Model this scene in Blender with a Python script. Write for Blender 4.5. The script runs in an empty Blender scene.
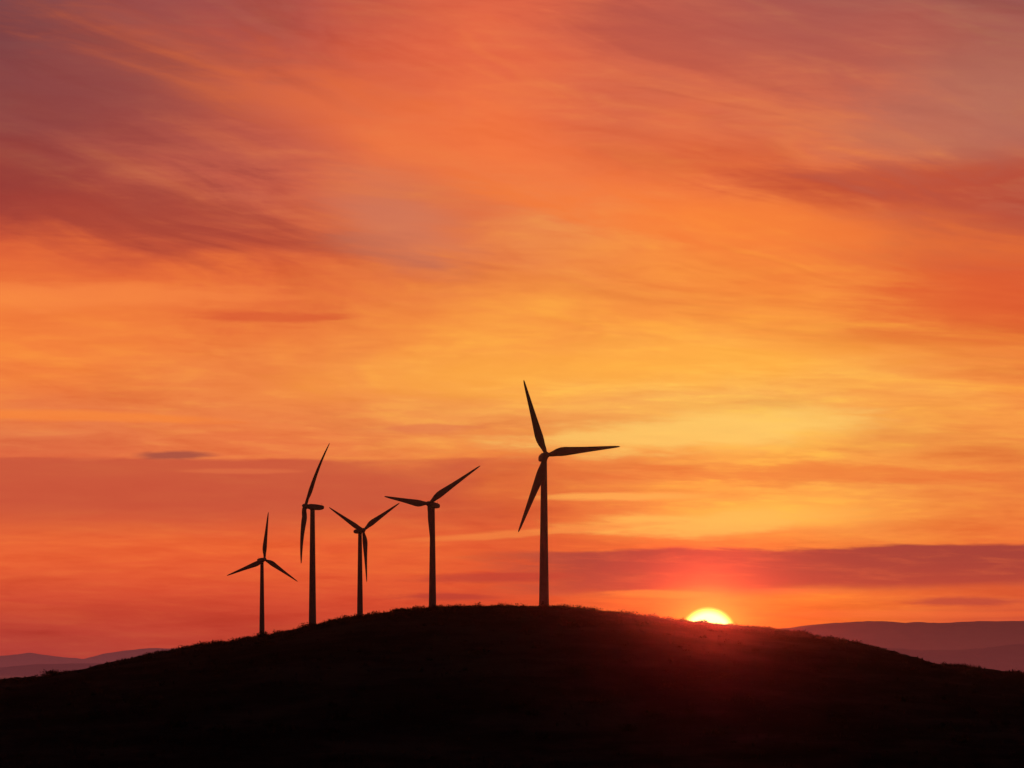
import bpy, math, random
import numpy as np
from mathutils import Vector, Matrix

random.seed(7); rng = np.random.default_rng(11)
scene = bpy.context.scene
scene.view_settings.view_transform = 'Standard'
scene.view_settings.look = 'None'
scene.view_settings.exposure = 0
scene.view_settings.gamma = 1

F = 1422.2          # focal length in picture widths*1024 (50 mm on 36 mm)
HOR = 672.0         # row of the true horizon
EYE = 20.0          # eye height above the plain

def lin(c):
    out = []
    for v in c:
        v /= 255.0
        out.append(v/12.92 if v <= 0.04045 else ((v+0.055)/1.055)**2.4)
    return tuple(out)
def A(px): return math.degrees(math.atan((px-512)/F))      # azimuth (deg)
def E(py): return math.degrees(math.atan((HOR-py)/F))      # elevation (deg)

# ------------------------------------------------------------------ camera
cam_d = bpy.data.cameras.new("camera"); cam = bpy.data.objects.new("camera", cam_d)
scene.collection.objects.link(cam); scene.camera = cam
cam.location = (0, 0, EYE); cam.rotation_euler = (math.radians(90), 0, 0)
cam_d.lens = 50; cam_d.sensor_width = 36; cam_d.shift_y = 288/1024
cam_d.clip_start = 0.5; cam_d.clip_end = 120000

# ------------------------------------------------------------------ world sky
SUN_AZ, SUN_EL = A(708), E(636)
world = bpy.data.worlds.new("World"); scene.world = world; world.use_nodes = True
try:
    world.cycles.sampling_method = 'MANUAL'; world.cycles.sample_map_resolution = 256
except Exception: pass
nt = world.node_tree
for n in list(nt.nodes): nt.nodes.remove(n)

def setin(sock, v):
    if isinstance(v, bpy.types.NodeSocket): nt.links.new(v, sock)
    elif isinstance(v, (tuple, list)):
        sock.default_value = tuple(v)+(1.0,) if len(sock.default_value) == 4 and len(v) == 3 else tuple(v)
    else: sock.default_value = v
def M(op, a, b=None, c=None):
    n = nt.nodes.new('ShaderNodeMath'); n.operation = op
    setin(n.inputs[0], a)
    if b is not None: setin(n.inputs[1], b)
    if c is not None: setin(n.inputs[2], c)
    return n.outputs[0]
def add(a, b): return M('ADD', a, b)
def sub(a, b): return M('SUBTRACT', a, b)
def mul(a, b): return M('MULTIPLY', a, b)
def mad(a, b, c): return M('MULTIPLY_ADD', a, b, c)
def sstep(x, lo, hi, o0=0.0, o1=1.0):
    n = nt.nodes.new('ShaderNodeMapRange'); n.interpolation_type = 'SMOOTHSTEP'
    if lo > hi: lo, hi, o0, o1 = hi, lo, o1, o0
    setin(n.inputs[0], x); setin(n.inputs[1], lo); setin(n.inputs[2], hi)
    n.inputs[3].default_value = o0; n.inputs[4].default_value = o1
    return n.outputs[0]
def mixc(f, a, b, mode='MIX'):
    n = nt.nodes.new('ShaderNodeMix'); n.data_type = 'RGBA'; n.blend_type = mode
    n.clamp_factor = True
    setin(n.inputs[0], f); setin(n.inputs[6], a); setin(n.inputs[7], b)
    return n.outputs[2]
def vec(x, y, z=0.0):
    n = nt.nodes.new('ShaderNodeCombineXYZ')
    setin(n.inputs[0], x); setin(n.inputs[1], y); setin(n.inputs[2], z)
    return n.outputs[0]
def noise(v, detail=4, rough=0.5, dist=0.0, scale=1.0):
    n = nt.nodes.new('ShaderNodeTexNoise')
    nt.links.new(v, n.inputs['Vector'])
    n.inputs['Scale'].default_value = scale; n.inputs['Detail'].default_value = detail
    n.inputs['Roughness'].default_value = rough; n.inputs['Distortion'].default_value = dist
    return n.outputs[0]

tc = nt.nodes.new('ShaderNodeTexCoord')
sep = nt.nodes.new('ShaderNodeSeparateXYZ'); nt.links.new(tc.outputs['Generated'], sep.inputs[0])
dx, dy, dz = sep.outputs
DEG = 180/math.pi
U = mul(M('ARCTAN2', dx, dy), DEG)
V = mul(M('ARCTAN2', dz, dy), DEG)

# domain warps (bigger high up, gentle near the horizon)
wamp = sstep(V, 2.0, 14.0, 0.12, 1.0)
wa = noise(vec(mul(U, 0.055), mul(V, 0.15), 3.1), 2, 0.5)
wb = noise(vec(mul(U, 0.22), mul(V, 0.75), 9.7), 4, 0.55)
wc = noise(vec(mul(U, 0.09), mul(V, 0.2), 17.3), 2, 0.5)
Vw = add(V, mul(wamp, add(mul(sub(wa, 0.5), 4.0), mul(sub(wb, 0.5), 2.4))))
Uw = add(U, mul(wamp, mul(sub(wc, 0.5), 12.0)))
fine = noise(vec(mul(U, 0.34), mul(add(V, mul(U, 0.02)), 2.7), 1.3), 5, 0.62, 0.25)
fineA = sub(fine, 0.5)

rows = [0,50,100,150,200,250,300,350,400,430,455,480,510,540,560,590,620,660]
cols = {
 0:   [(126,74,80),(126,70,74),(138,70,72),(150,68,66),(163,66,60),(212,82,56),(240,116,60),(247,134,64),(238,120,64),(228,122,78),(224,106,70),(224,102,64),(222,94,56),(234,100,56),(236,100,56),(216,80,54),(198,70,54),(172,62,58)],
 256: [(178,80,74),(184,83,72),(206,93,72),(202,96,78),(195,90,74),(216,92,60),(228,102,58),(241,130,66),(240,136,74),(238,128,74),(232,112,68),(224,100,62),(225,94,56),(237,100,54),(234,94,54),(220,80,52),(206,72,52),(184,66,54)],
 512: [(228,103,74),(228,103,72),(237,110,70),(240,113,68),(234,120,76),(230,128,80),(242,136,68),(252,160,70),(244,158,84),(242,146,78),(236,126,66),(230,114,62),(228,103,56),(229,96,54),(227,90,52),(224,84,50),(220,78,48),(200,70,48)],
 768: [(174,88,82),(188,93,82),(204,104,82),(226,112,74),(240,116,66),(248,130,60),(252,150,68),(253,162,70),(248,176,92),(252,188,94),(251,166,76),(249,158,76),(248,160,78),(244,134,60),(244,122,56),(246,122,50),(248,114,38),(222,84,43)],
 1024:[(166,92,86),(168,95,86),(182,105,90),(190,100,84),(183,76,60),(216,92,58),(224,94,52),(236,114,54),(247,146,70),(245,148,74),(244,142,68),(234,120,62),(240,130,64),(240,112,56),(236,104,56),(228,96,56),(214,84,56),(190,74,58)],
}
RMAX = 60.0
fac = mul(Vw, 1/RMAX)
rampc = []
for cx, lst in cols.items():
    n = nt.nodes.new('ShaderNodeValToRGB'); r = n.color_ramp; r.interpolation = 'B_SPLINE'
    stops = sorted([(E(py)/RMAX, lin(c)) for py, c in zip(rows, lst)] +
                   [(0.62, lin((112,72,88))), (0.98, lin((66,54,78)))])
    r.elements[0].position = stops[0][0]; r.elements[0].color = stops[0][1]+(1,)
    r.elements[1].position = stops[-1][0]; r.elements[1].color = stops[-1][1]+(1,)
    for p, c in stops[1:-1]:
        e = r.elements.new(p); e.color = c+(1,)
    nt.links.new(fac, n.inputs[0]); rampc.append((A(cx), n.outputs[0]))
col = rampc[0][1]
for (u0, _), (u1, c1) in zip(rampc[:-1], rampc[1:]):
    col = mixc(sstep(Uw, u0-1, u1+1), col, c1)

# wind-drawn cirrus streaks: level near the horizon, slanting higher up
shear = mul(sstep(V, 7, 20), mul(U, 0.22))
Ts = add(V, add(shear, mul(sub(wa, 0.5), 2.5)))
n1 = noise(vec(mul(Uw, 0.08), mul(Ts, 0.36), 21.0), 5, 0.55, 0.5)
n2 = noise(vec(mul(Uw, 0.15), mul(Ts, 0.95), 33.0), 6, 0.58, 0.5)
col = mixc(sstep(n1, 0.48, 0.72, 0, 0.60), col, mixc(1.0, col, (1.09, 1.30, 1.02), 'MULTIPLY'))
col = mixc(sstep(n1, 0.50, 0.28, 0, 0.70), col, mixc(1.0, col, (0.83, 0.69, 0.74), 'MULTIPLY'))
col = mixc(sstep(n2, 0.50, 0.68, 0, 0.50), col, mixc(1.0, col, (1.06, 1.26, 1.02), 'MULTIPLY'))
col = mixc(sstep(n2, 0.50, 0.30, 0, 0.60), col, mixc(1.0, col, (0.90, 0.76, 0.76), 'MULTIPLY'))
mid = sstep(V, 15, 9, 0.5, 1.0)
col = mixc(mul(mid, sstep(fine, 0.50, 0.66, 0, 0.60)), col, mixc(1.0, col, (1.06, 1.26, 1.10), 'MULTIPLY'))
col = mixc(mul(mid, sstep(fine, 0.50, 0.34, 0, 0.62)), col, mixc(1.0, col, (0.93, 0.80, 0.82), 'MULTIPLY'))

# cloud banks and wisps: (azimuth, elevation, half sizes, slant, colour, strength, softness, raggedness)
def wisp(c, px, py, rx, ry, tilt, colour, k, soft=0.9, rag=0.9):
    a0, e0 = A(px), E(py); s = 0.0403
    ct, st = math.cos(math.radians(tilt)), math.sin(math.radians(tilt))
    du = sub(U, a0); dv = sub(mad(wb, 0.5*min(1.5, ry/10), V), e0+0.25*min(1.5, ry/10))
    p = mul(mad(du, ct, mul(dv, st)), 1/(rx*s))
    q = mul(mad(dv, ct, mul(du, -st)), 1/(ry*s))
    r = M('SQRT', mad(p, p, mul(q, q)))
    r = mad(fineA, rag*2, r)
    if ry > 18: r = mad(sub(n2, 0.5), 2.2, r)
    return mixc(sstep(r, 1.0+soft*0.35, 1.0-soft*0.65, 0, k), c, lin(colour))
# upper sky
col = wisp(col, 60, 200, 260, 42, -9, (146,58,56), 0.6, 1.3, 0.4)
col = wisp(col, 90, 90, 200, 50, -14, (136,66,70), 0.45, 1.4, 0.4)
col = wisp(col, 470, 150, 330, 34, -15, (247,122,66), 0.45, 1.3, 0.4)
col = wisp(col, 392, 222, 75, 42, -20, (206,126,102), 0.5, 1.3, 0.4)
col = wisp(col, 760, 40, 170, 40, -6, (166,84,80), 0.45, 1.4, 0.4)
col = wisp(col, 930, 180, 190, 20, 2, (184,70,54), 0.7, 1.2, 0.5)
col = wisp(col, 955, 118, 130, 48, 8, (182,112,98), 0.5, 1.3, 0.4)
col = wisp(col, 770, 225, 300, 22, -5, (251,130,58), 0.45, 1.2, 0.5)
col = wisp(col, 50, 298, 230, 13, 1, (253,142,74), 0.5)
col = wisp(col, 275, 316, 75, 6, 0, (214,84,52), 0.6)
col = wisp(col, 990, 300, 130, 34, 6, (222,88,50), 0.5, 1.2, 0.5)
col = wisp(col, 60, 415, 150, 5, -2, (253,136,58), 0.55)
col = wisp(col, 420, 428, 60, 5, 1, (222,112,78), 0.5)

# long bank on the sun-far side, crisp top at about 8.5 degrees
tv = add(V, add(mul(fineA, 0.22), mul(sub(wb, 0.5), 0.35)))
uu = add(U, mul(sub(wb, 0.5), 14))
mL = mul(mul(sstep(tv, E(458)+0.08, E(458)-0.14), sstep(tv, E(545), E(500))), sstep(uu, A(560), A(330)))
col = mixc(mul(mL, 0.74), col, lin((196,82,62)))
# wisps in the bright part
col = wisp(col, 700, 432, 190, 18, 4, (255,204,110), 0.72)
col = wisp(col, 620, 368, 260, 20, 3, (255,174,68), 0.45, 1.3, 0.7)
col = wisp(col, 820, 474, 170, 12, 0, (234,114,58), 0.55)
col = wisp(col, 620, 497, 90, 4, 0, (255,172,86), 0.75)
col = wisp(col, 700, 522, 140, 14, 3, (255,188,92), 0.75)
col = wisp(col, 540, 532, 130, 4, 4, (246,138,70), 0.6)
col = wisp(col, 176, 455, 38, 4.5, 0, (170,82,68), 0.95, 0.8, 0.6)
col = wisp(col, 235, 471, 60, 3, 0, (228,114,72), 0.5)
# bank beside the sun, crisp top near 5 degrees
edge = mad(wb, 0.5, mad(U, 0.018, -0.25-A(560)*0.018))
tb = add(sub(V, edge), mul(fineA, 0.3))
mR = mul(mul(sstep(tb, E(551)+0.08, E(551)-0.12), sstep(tb, E(602), E(588))), sstep(add(U, mul(fineA, 9)), A(450), A(600)))
bank = mixc(sstep(V, E(600), E(552)), lin((190,72,56)), lin((164,64,58)))
bank = mixc(sstep(fine, 0.45, 0.75, 0, 0.5), bank, lin((212,92,62)))
col = mixc(mul(mR, 0.97), col, bank)
col = wisp(col, 650, 594, 70, 4, 0, (255,138,60), 0.7)
col = wisp(col, 800, 591, 60, 3.5, 0, (240,110,62), 0.5)
col = wisp(col, 440, 597, 60, 4, 0, (180,60,52), 0.7)
col = wisp(col, 490, 578, 80, 5, 2, (186,62,52), 0.7)
col = wisp(col, 965, 601, 60, 5, 0, (186,72,58), 0.75)
col = wisp(col, 900, 614, 130, 4, 0, (248,112,60), 0.4)
col = mixc(1.0, col, (1.0, 1.02, 0.93), 'MULTIPLY')

# the sun: aureole and disc
sd = Vector((math.sin(math.radians(SUN_AZ))*math.cos(math.radians(SUN_EL)),
             math.cos(math.radians(SUN_AZ))*math.cos(math.radians(SUN_EL)), math.sin(math.radians(SUN_EL))))
dn = nt.nodes.new('ShaderNodeVectorMath'); dn.operation = 'DISTANCE'
nt.links.new(tc.outputs['Generated'], dn.inputs[0]); dn.inputs[1].default_value = sd
ang = mul(dn.outputs['Value'], DEG)
a2 = mul(ang, ang)
col = mixc(mul(M('EXPONENT', mul(a2, -1/(1.75*1.75))), 0.7), col, (1.0, 0.22, 0.02))
col = mixc(mul(M('EXPONENT', mul(a2, -1/(1.25*1.25))), 0.9), col, (1.25, 0.50, 0.04))
disc = mixc(sstep(ang, 1.08, 0.80), (1.6, 1.0, 0.16), (2.6, 2.2, 0.75))
col = mixc(sstep(ang, 1.18, 1.02), col, disc)

# away from the sunset the dusk sky (physical sky, sun at the horizon)
nish = nt.nodes.new('ShaderNodeTexSky'); nish.sky_type = 'NISHITA'; nish.sun_disc = False
nish.sun_elevation = math.radians(SUN_EL); nish.sun_rotation = math.radians(SUN_AZ)
dusk = mixc(1.0, nish.outputs[0], (0.045, 0.024, 0.029), 'MULTIPLY')
front = sstep(dy, -0.05, 0.84)
col = mixc(front, dusk, col)
bg = nt.nodes.new('ShaderNodeBackground'); nt.links.new(col, bg.inputs[0]); bg.inputs[1].default_value = 1.0
wo = nt.nodes.new('ShaderNodeOutputWorld'); nt.links.new(bg.outputs[0], wo.inputs[0])

# ------------------------------------------------------------------ sun lamp
LAMP_EL = 2.3
sl = bpy.data.lights.new("sun", 'SUN'); so = bpy.data.objects.new("sun", sl); scene.collection.objects.link(so)
sl.energy = 0.5; sl.angle = math.radians(0.5); sl.color = (1.0, 0.06, 0.03)
d = Vector((math.sin(math.radians(SUN_AZ))*math.cos(math.radians(LAMP_EL)),
            math.cos(math.radians(SUN_AZ))*math.cos(math.radians(LAMP_EL)), math.sin(math.radians(LAMP_EL))))
so.rotation_euler = d.to_track_quat('Z', 'Y').to_euler(); so.location = (200, 1400, 300)

# ------------------------------------------------------------------ materials
def newmat(name):
    m = bpy.data.materials.new(name); m.use_nodes = True
    return m, m.node_tree, m.node_tree.nodes['Principled BSDF']
def tnoise(t, scale, detail=6, rough=0.6):
    n = t.nodes.new('ShaderNodeTexNoise'); n.inputs['Scale'].default_value = scale
    n.inputs['Detail'].default_value = detail; n.inputs['Roughness'].default_value = rough
    g = t.nodes.new('ShaderNodeNewGeometry'); t.links.new(g.outputs['Position'], n.inputs['Vector'])
    return n.outputs[0], g
def ramp(t, f, stops):
    r = t.nodes.new('ShaderNodeValToRGB'); t.links.new(f, r.inputs[0])
    r.color_ramp.elements[0].position = stops[0][0]; r.color_ramp.elements[0].color = stops[0][1]+(1,)
    r.color_ramp.elements[1].position = stops[-1][0]; r.color_ramp.elements[1].color = stops[-1][1]+(1,)
    for p, c in stops[1:-1]:
        e = r.color_ramp.elements.new(p); e.color = c+(1,)
    return r.outputs[0]

mg, t, b = newmat("dry_grass_ground")
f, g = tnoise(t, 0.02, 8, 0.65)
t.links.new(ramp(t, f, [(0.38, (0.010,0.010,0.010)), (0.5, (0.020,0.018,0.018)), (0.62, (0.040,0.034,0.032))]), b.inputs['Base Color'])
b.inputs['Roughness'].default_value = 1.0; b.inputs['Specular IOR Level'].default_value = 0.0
# aerial perspective over the far plain, painted as emission rising with distance
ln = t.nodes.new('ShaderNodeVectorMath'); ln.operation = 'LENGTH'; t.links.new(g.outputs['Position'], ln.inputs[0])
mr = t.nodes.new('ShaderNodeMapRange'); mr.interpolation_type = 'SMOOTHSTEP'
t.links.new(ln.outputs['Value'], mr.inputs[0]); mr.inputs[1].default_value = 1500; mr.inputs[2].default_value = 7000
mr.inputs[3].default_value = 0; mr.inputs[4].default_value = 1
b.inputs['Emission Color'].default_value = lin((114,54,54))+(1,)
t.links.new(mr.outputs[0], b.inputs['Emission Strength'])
f2, _ = tnoise(t, 0.5, 6, 0.75)
bp = t.nodes.new('ShaderNodeBump'); bp.inputs['Strength'].default_value = 1.0; bp.inputs['Distance'].default_value = 1.0
t.links.new(f2, bp.inputs['Height']); t.links.new(bp.outputs[0], b.inputs['Normal'])

def foliage(name, c1, c2):
    m, t, b = newmat(name)
    f, _ = tnoise(t, 0.3, 3)
    cc = ramp(t, f, [(0.35, c1), (0.65, c2)])
    t.links.new(cc, b.inputs['Base Color']); b.inputs['Roughness'].default_value = 0.9
    b.inputs['Specular IOR Level'].default_value = 0.0
    return m
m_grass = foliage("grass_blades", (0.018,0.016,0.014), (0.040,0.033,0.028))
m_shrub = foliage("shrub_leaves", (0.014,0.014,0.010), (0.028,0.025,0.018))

def paint(name, c1, c2, rough):
    m, t, b = newmat(name)
    f, _ = tnoise(t, 0.25, 6)
    t.links.new(ramp(t, f, [(0.3, c1), (0.7, c2)]), b.inputs['Base Color'])
    b.inputs['Roughness'].default_value = rough; b.inputs['Specular IOR Level'].default_value = 0.2
    return m
m_tower = paint("weathered_tower_paint", (0.19,0.165,0.165), (0.24,0.215,0.215), 0.65)
m_blade = paint("weathered_blade_paint", (0.16,0.145,0.145), (0.20,0.185,0.185), 0.6)
m_dark  = paint("dark_metal", (0.05,0.05,0.05), (0.08,0.08,0.08), 0.5)
m_conc  = paint("concrete", (0.22,0.21,0.2), (0.3,0.29,0.27), 0.95)

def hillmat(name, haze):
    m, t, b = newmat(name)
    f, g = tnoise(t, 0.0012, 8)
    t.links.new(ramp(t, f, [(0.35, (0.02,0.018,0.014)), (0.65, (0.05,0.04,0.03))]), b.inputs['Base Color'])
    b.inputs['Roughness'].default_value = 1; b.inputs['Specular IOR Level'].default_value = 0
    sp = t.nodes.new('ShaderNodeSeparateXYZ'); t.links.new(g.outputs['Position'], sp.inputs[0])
    # haze light put into the slopes as emission, stronger low down
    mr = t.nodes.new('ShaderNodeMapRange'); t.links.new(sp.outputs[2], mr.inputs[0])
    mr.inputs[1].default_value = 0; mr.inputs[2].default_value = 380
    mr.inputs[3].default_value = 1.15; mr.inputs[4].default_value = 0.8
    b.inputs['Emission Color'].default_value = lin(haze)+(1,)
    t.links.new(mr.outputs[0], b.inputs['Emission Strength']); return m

# ------------------------------------------------------------------ terrain
lat = rng.random((256, 256))
def vnoise(x, y):
    xi = np.floor(x).astype(int); yi = np.floor(y).astype(int); fx = x-xi; fy = y-yi
    fx = fx*fx*(3-2*fx); fy = fy*fy*(3-2*fy)
    a = lat[xi % 256, yi % 256]; b_ = lat[(xi+1) % 256, yi % 256]
    c = lat[xi % 256, (yi+1) % 256]; d_ = lat[(xi+1) % 256, (yi+1) % 256]
    return (a*(1-fx)+b_*fx)*(1-fy)+(c*(1-fx)+d_*fx)*fy-0.5
def fbm(x, y, s, octv=4):
    o = np.zeros_like(x, dtype=float); am = 1.0
    for i in range(octv):
        o += am*vnoise(x/s+i*17.3, y/s+i*9.1); s *= 0.48; am *= 0.5
    return o
def sm(t):
    t = np.clip(t, 0, 1); return t*t*(3-2*t)
YC = 780.0
sil = [(0,688),(20,682.5),(40,678),(60,673),(100,665),(130,659),(160,653),(205,646),(250,639.5),(300,629.5),(350,619),(400,612),(440,608.5),(500,607),(560,607.5),
       (620,613.5),(680,621.5),(740,627.5),(790,632),(850,642.5),(900,654.5),(950,664.5),(990,670),(1024,673)]
spx = np.array([p[0] for p in sil], float); spy = np.array([p[1] for p in sil], float)
zx = (spx-512)*735/F
zc = EYE+(HOR-spy)*YC/F
def Zc(x):
    X = np.concatenate([[-1400,-620,-330], zx, [430,700,1400]])
    Z = np.concatenate([[0,3.0,7.0], zc, [12,4,0]])
    return np.interp(x, X, Z)
def H(x, y, detail=True):
    dd = y-YC
    p = np.where(dd < 0, 1-sm(-dd/500), 1-sm((dd-120)/800))
    z = Zc(x)*p
    if detail:
        k = 0.35+0.65*sm((y-150)/300)
        far = 1+sm((np.hypot(x, y)-1200)/3000)*5
        z = z + fbm(x, y, 90, 3)*1.6*k*far
        if detail is True: z = z + fbm(x+500, y, 9, 3)*0.8
    z = z + 18.3*(1-sm(np.hypot(x*0.6, y)/230))
    return z
ys = np.arange(300, 1300, 4.0)
for it in range(16):
    for i, px in enumerate(spx):
        got = np.max((H(ys*(px-512)/F, ys, 'low')-EYE)/ys)
        zc[i] += ((HOR-spy[i])/F-got)*735*0.7

def axis(fine0, fine1, step, lo, hi):
    a = list(np.arange(fine0, fine1+0.1, step)); s = step; v = fine1
    while v < hi: s *= 1.12; v += s; a.append(v)
    s = step; v = fine0; pre = []
    while v > lo: s *= 1.12; v -= s; pre.append(v)
    return np.array(pre[::-1]+a)
gx = axis(-520, 520, 2.8, -40000, 40000); gy = axis(-20, 1150, 3.2, -3000, 60000)
GX, GY = np.meshgrid(gx, gy); GZ = H(GX, GY)
def grid_mesh(name, X, Y, Z, mat):
    ny, nx = X.shape
    me = bpy.data.meshes.new(name)
    me.vertices.add(nx*ny); me.vertices.foreach_set('co', np.stack([X, Y, Z], -1).ravel())
    i = np.arange(nx*ny).reshape(ny, nx)
    q = np.stack([i[:-1,:-1], i[:-1,1:], i[1:,1:], i[1:,:-1]], -1).reshape(-1, 4)
    me.loops.add(q.size); me.loops.foreach_set('vertex_index', q.ravel())
    me.polygons.add(len(q)); me.polygons.foreach_set('loop_start', np.arange(0, q.size, 4))
    me.polygons.foreach_set('loop_total', np.full(len(q), 4))
    me.polygons.foreach_set('use_smooth', np.ones(len(q), bool))
    me.update(); me.validate(); me.materials.append(mat)
    o = bpy.data.objects.new(name, me); scene.collection.objects.link(o); return o
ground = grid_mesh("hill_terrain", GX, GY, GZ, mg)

def tri_mesh(name, co, mat):
    n = len(co)//3
    me = bpy.data.meshes.new(name)
    me.vertices.add(len(co)); me.vertices.foreach_set('co', co.ravel())
    me.loops.add(len(co)); me.loops.foreach_set('vertex_index', np.arange(len(co)))
    me.polygons.add(n); me.polygons.foreach_set('loop_start', np.arange(0, n*3, 3))
    me.polygons.foreach_set('loop_total', np.full(n, 3)); me.update(); me.materials.append(mat)
    o = bpy.data.objects.new(name, me); scene.collection.objects.link(o); return o

# grass: tufts on the whole near face and top, one mesh
NT = 34000
tx = rng.uniform(-420, 420, NT); ty = np.where(rng.random(NT) < 0.7, rng.normal(728, 38, NT), rng.uniform(290, 900, NT))
keep = (fbm(tx, ty, 25, 3) > -0.22); tx = tx[keep]; ty = ty[keep]; NT = len(tx)
NB = 5
bx = np.repeat(tx, NB)+rng.normal(0, 0.45, NT*NB); by = np.repeat(ty, NB)+rng.normal(0, 0.45, NT*NB)
hz = np.repeat(rng.uniform(0.4, 1.3, NT)*(1+1.4*np.clip(fbm(tx, ty, 8, 2), -.5, .8)), NB)*rng.uniform(0.6, 1.1, NT*NB)
bz = H(bx, by)-0.05
an = rng.uniform(0, 2*np.pi, NT*NB); w = 0.17
lx = rng.normal(0, 0.3, NT*NB); ly = rng.normal(0, 0.3, NT*NB)
co = np.stack([np.stack([bx-np.cos(an)*w, by-np.sin(an)*w, bz], -1), np.stack([bx+np.cos(an)*w, by+np.sin(an)*w, bz], -1),
               np.stack([bx+lx, by+ly, bz+hz], -1)], 1).reshape(-1, 3)
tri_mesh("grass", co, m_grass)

# low shrubs scattered over the crest and the face, one mesh
NS = 1100
sx = np.concatenate([rng.uniform(-330, 330, NS//3), rng.uniform(-300, -20, NS//3), rng.uniform(-330, 330, NS//3)])
sy = np.concatenate([rng.normal(732, 20, NS//3), rng.normal(730, 18, NS//3), rng.uniform(310, 700, NS//3)])
parts = []
for x, y in zip(sx, sy):
    r = 0.6+random.random()**2.0*2.4; n = int(45+55*r)
    v = rng.normal(0, 1, (n, 3)); v /= np.linalg.norm(v, axis=1)[:, None]
    v *= (rng.random(n)**0.45)[:, None]*r*np.array([1.5, 1.3, 0.85])*(0.7+0.6*rng.random((n,1)))
    z0 = float(H(np.array([x]), np.array([y]))[0])
    v[:, 2] = np.abs(v[:, 2])
    c = v+np.array([x, y, z0-0.1])
    tri = c[:, None, :]+rng.normal(0, 0.17+0.05*r, (n, 3, 3)); parts.append(tri.reshape(-1, 3))
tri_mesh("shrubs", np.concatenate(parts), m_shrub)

# ------------------------------------------------------------------ distant hills
def ridge(name, D, pts, depth, haze, seed, amp):
    px = np.array([p[0] for p in pts], float); py = np.array([p[1] for p in pts], float)
    X = np.arange(px[0], px[-1], 1.5)
    x = (X-512)*D/F
    h = EYE+(HOR-np.interp(X, px, py))*D/F
    yy = np.linspace(-1, 1, 41)
    XX, TT = np.meshgrid(x, yy)
    P = np.clip(1-np.abs(TT)**1.3, 0, 1)
    YY = D+TT*depth
    Z = h[None, :]*P + fbm(XX+seed*1000, YY, D*0.035, 5)*amp*D/F*np.clip(P*1.5, 0, 1)-3
    ed = np.minimum(1, np.minimum(X-px[0], px[-1]-X)/60)[None, :]
    Z = Z*ed-5*(1-ed)
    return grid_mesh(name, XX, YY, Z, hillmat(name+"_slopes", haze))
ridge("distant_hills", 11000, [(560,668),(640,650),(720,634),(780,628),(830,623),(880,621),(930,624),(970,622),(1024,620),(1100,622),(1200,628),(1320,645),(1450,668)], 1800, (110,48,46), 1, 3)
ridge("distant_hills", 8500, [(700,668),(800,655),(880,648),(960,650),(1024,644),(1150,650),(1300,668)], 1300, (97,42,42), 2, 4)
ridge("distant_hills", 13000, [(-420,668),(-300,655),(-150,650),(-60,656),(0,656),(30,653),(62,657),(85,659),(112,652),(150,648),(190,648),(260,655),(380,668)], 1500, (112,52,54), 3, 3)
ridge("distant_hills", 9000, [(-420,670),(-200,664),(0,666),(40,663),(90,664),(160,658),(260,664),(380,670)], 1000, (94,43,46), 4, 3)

# ------------------------------------------------------------------ wind turbines
def mesh_obj(name, verts, faces, mat, parent, smooth=True):
    me = bpy.data.meshes.new(name); me.from_pydata([tuple(v) for v in verts], [], faces); me.update()
    me.materials.append(mat)
    if smooth: me.polygons.foreach_set('use_smooth', [True]*len(me.polygons))
    o = bpy.data.objects.new(name, me); scene.collection.objects.link(o); o.parent = parent; return o
def loft(rings, cap=True):
    n = len(rings[0]); vs = [v for r in rings for v in r]; fs = []
    for i in range(len(rings)-1):
        for j in range(n):
            a = i*n+j; b_ = i*n+(j+1) % n
            fs.append((a, b_, b_+n, a+n))
    if cap: fs.append(tuple(range(n))[::-1]); fs.append(tuple((len(rings)-1)*n+j for j in range(n)))
    return vs, fs
def circ(r, n, z, c=(0, 0)):
    return [Vector((c[0]+r*math.cos(2*math.pi*k/n), c[1]+r*math.sin(2*math.pi*k/n), z)) for k in range(n)]

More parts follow.
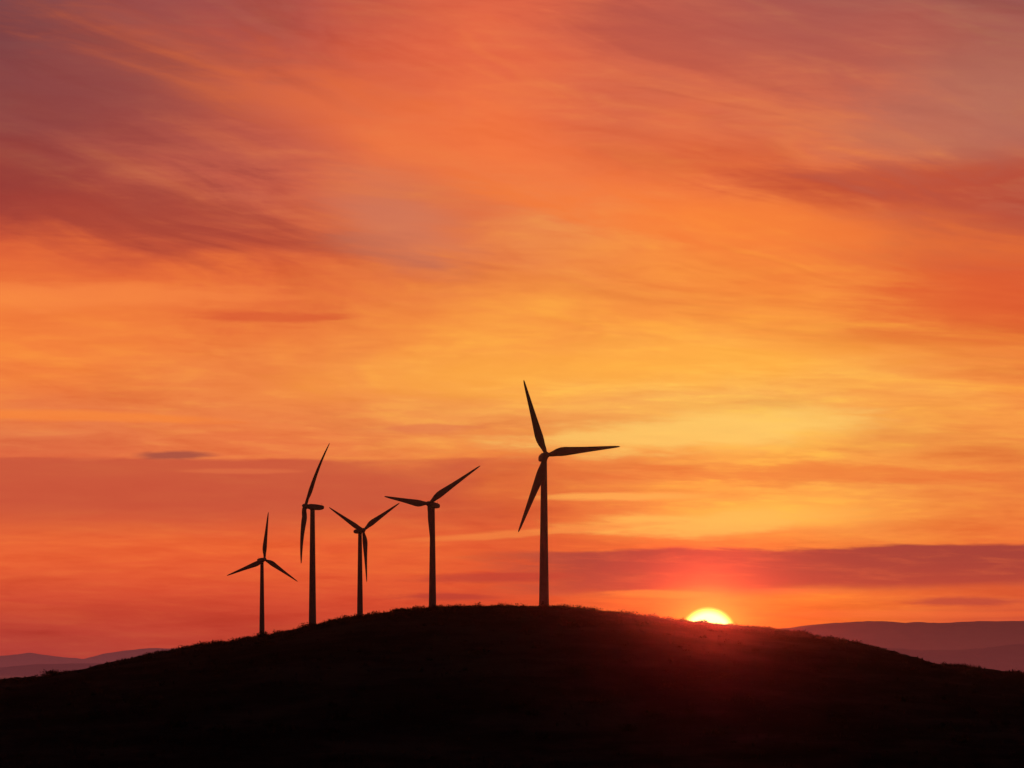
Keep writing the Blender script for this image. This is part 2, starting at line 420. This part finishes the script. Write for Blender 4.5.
def turbine(px, dist, hub_py, blades, yaw, tilt=4, bend=0.0, side=None, pitch=3, chord=1.2, rlen=None):
    x = (px-512)*dist/F
    z0 = float(H(np.array([x]), np.array([dist]))[0])
    zh = EYE+(HOR-hub_py)*dist/F
    Ht = zh-z0                        # hub height
    mpp = dist/F
    root = bpy.data.objects.new("wind_turbine", None); scene.collection.objects.link(root)
    root.location = (x, dist, z0); root.empty_display_size = 5
    cy = math.radians(yaw); ti = math.radians(tilt)
    a = Vector((math.sin(cy), -math.cos(cy), 0)); r = Vector((math.cos(cy), math.sin(cy), 0)); z = Vector((0, 0, 1))
    at = a*math.cos(ti)+z*math.sin(ti); ut = z*math.cos(ti)-a*math.sin(ti)
    Ls = []
    for bxp, byp in blades: Ls.append(math.hypot(bxp/max(0.25, math.cos(cy)), byp)*mpp)
    L = sum(Ls)/len(Ls) if side is None else side*mpp
    s = L/41.0
    # foundation, tower (flanged sections), door
    vs, fs = loft([circ(5.2*s, 40, -2.0), circ(5.2*s, 40, 0.25), circ(3.6*s, 40, 0.55), circ(2.9*s, 40, 0.6)])
    mesh_obj("foundation", vs, fs, m_conc, root, False)
    rb, rt = 2.6*s, 1.5*s; zt = Ht-1.9*s; rings = []
    for k in range(25):
        f = k/24; rr = rb+(rt-rb)*(f**0.9)
        rings.append(circ(rr, 40, 0.3+(zt-0.3)*f))
    vs, fs = loft(rings); mesh_obj("tower", vs, fs, m_tower, root)
    for f in (0.33, 0.67):
        rr = rb+(rt-rb)*(f**0.9)+0.06; zz = 0.3+(zt-0.3)*f
        vs, fs = loft([circ(rr, 40, zz-0.12), circ(rr, 40, zz+0.12)]); mesh_obj("tower_flange", vs, fs, m_tower, root)
    dv = []; df = []
    for k in range(5):
        an_ = math.radians(-115+k*5.5)
        for zz in (0.9, 3.1):
            rr = rb+0.03+(rt-rb)*(zz/zt)**0.9; dv.append((rr*math.cos(an_)*1.01, rr*math.sin(an_)*1.01, zz))
    for k in range(4): df.append((2*k, 2*k+2, 2*k+3, 2*k+1))
    mesh_obj("tower_door", dv, df, m_dark, root, False)
    # yaw bearing + nacelle
    vs, fs = loft([circ(rt*1.08, 32, zt-0.2), circ(rt*1.12, 32, zt+0.6*s)]); mesh_obj("yaw_bearing", vs, fs, m_dark, root)
    hubc = Vector((0, 0, Ht))
    def sup(w_, hgt, n=28, e=0.45):
        o = []
        for k in range(n):
            t_ = 2*math.pi*k/n; c_, s_ = math.cos(t_), math.sin(t_)
            o.append((w_*math.copysign(abs(c_)**e, c_), hgt*math.copysign(abs(s_)**e, s_)))
        return o
    secs = [(3.0,1.15,1.2,0),(2.6,1.5,1.55,0),(1.5,1.75,1.8,0.05),(-1.5,1.85,1.9,0.1),(-4.5,1.75,1.75,0.2),(-6.6,1.45,1.35,0.4),(-7.4,1.1,0.95,0.5),(-7.6,0.7,0.6,0.52)]
    rings = []
    tn = math.radians(min(tilt, 5)); an_t = a*math.cos(tn)+z*math.sin(tn); un = z*math.cos(tn)-a*math.sin(tn)
    for p_, w_, h_, up in secs:
        rings.append([hubc+an_t*(p_*s)+r*(u_*s)+un*((v_+up)*s) for u_, v_ in sup(w_, h_)])
    vs, fs = loft(rings); mesh_obj("nacelle", vs, fs, m_tower, root)
    q = hubc-an_t*(6.0*s)+un*(1.9*s)
    rings = [[q+r*(0.07*math.cos(k*math.pi/3))+a*(0.07*math.sin(k*math.pi/3))+z*hh for k in range(6)] for hh in (-0.3, 1.6*s)]
    vs, fs = loft(rings); mesh_obj("wind_mast", vs, fs, m_dark, root)
    # spinner
    C = hubc+an_t*(4.6*s); rings = []
    for p_, rad in [(-1.7,1.25),(-1.5,1.6),(-0.6,1.8),(0.4,1.75),(1.2,1.45),(1.9,0.95),(2.3,0.45),(2.42,0.08)]:
        rings.append([C+at*(p_*s)+r*(rad*s*math.cos(2*math.pi*k/28))+ut*(rad*s*math.sin(2*math.pi*k/28)) for k in range(28)])
    vs, fs = loft(rings); mesh_obj("hub", vs, fs, m_tower, root)
    # blades
    prof = [(0.0,1.9,1.0,0),(0.035,1.9,1.0,0),(0.08,2.2,0.8,-14),(0.14,3.1,0.46,-13),(0.20,3.75,0.32,-11),(0.26,3.8,0.27,-9),(0.36,3.3,0.24,-7),
            (0.48,2.7,0.21,-5),(0.60,2.2,0.19,-3),(0.72,1.75,0.18,-2),(0.84,1.32,0.17,-1),(0.93,0.95,0.16,0),(0.98,0.6,0.16,0),(1.0,0.15,0.2,0)]
    for i, (bxp, byp) in enumerate(blades):
        th = math.atan2(bxp/max(0.25, math.cos(cy)), byp)
        Lb = Ls[i] if side is None else L
        if rlen: Lb = rlen[i]*mpp
        er = r*math.sin(th)+ut*math.cos(th); et = r*math.cos(th)-ut*math.sin(th)
        rings = []
        for f, ch, tk, tw in prof:
            ch = ch*s*(chord if f > 0.05 else 1.0); tw_ = math.radians(tw+pitch)
            cdir = et*math.cos(tw_)+at*math.sin(tw_); tdir = at*math.cos(tw_)-et*math.sin(tw_)
            cen = C+er*(f*Lb)-at*(bend*Lb*f*f)
            ring = []; n = 20; round_ = max(0, min(1, (0.14-f)/0.1))
            for k in range(n):
                q_ = 2*math.pi*k/n; cx = math.cos(q_)
                half = 0.5*ch*tk*math.sin(q_)
                foil = half*(round_+(1-round_)*(0.55+0.55*cx))
                xo = 0.5*ch*cx-(0.18*ch*(1-round_))
                ring.append(cen+cdir*xo+tdir*foil)
            rings.append(ring)
        vs, fs = loft(rings); mesh_obj("blade_%d" % (i+1), vs, fs, m_blade, root)
    return root
turbine(544, 758, 457, [(-21,75),(75,11),(-29,-78)], 12)
turbine(432.5, 860, 505, [(-47,11),(51,34),(7,-63)], -30)
turbine(312.5, 850, 507, [(5,62),(1.5,-58),(-16,-6)], -74, 12, 0.12, 62, pitch=50, rlen=(67,58,60))
turbine(360, 905, 531, [(-30,20),(35,31),(1,-52)], 42)
turbine(262, 905, 560, [(5,48),(29,-21),(-33,-18)], 38)

# ------------------------------------------------------------------ scattering box added to give a red, bloom-like glow around the sun
mh = bpy.data.materials.new("sun_bloom_haze"); mh.use_nodes = True
t = mh.node_tree
for n in list(t.nodes): t.nodes.remove(n)
vsn = t.nodes.new('ShaderNodeVolumeScatter'); vsn.inputs['Density'].default_value = 3.0e-5
vsn.inputs['Anisotropy'].default_value = 0.96; vsn.inputs['Color'].default_value = (1, 1, 1, 1)
o = t.nodes.new('ShaderNodeOutputMaterial'); t.links.new(vsn.outputs[0], o.inputs['Volume'])
vx = [(-1500,-200,-30),(1500,-200,-30),(1500,820,-30),(-1500,820,-30),(-1500,-200,120),(1500,-200,120),(1500,820,120),(-1500,820,120)]
fc = [(0,3,2,1),(4,5,6,7),(0,1,5,4),(1,2,6,5),(2,3,7,6),(3,0,4,7)]
me = bpy.data.meshes.new("sun_bloom_haze"); me.from_pydata(vx, [], fc); me.update(); me.materials.append(mh)
ho = bpy.data.objects.new("sun_bloom_haze", me); scene.collection.objects.link(ho)
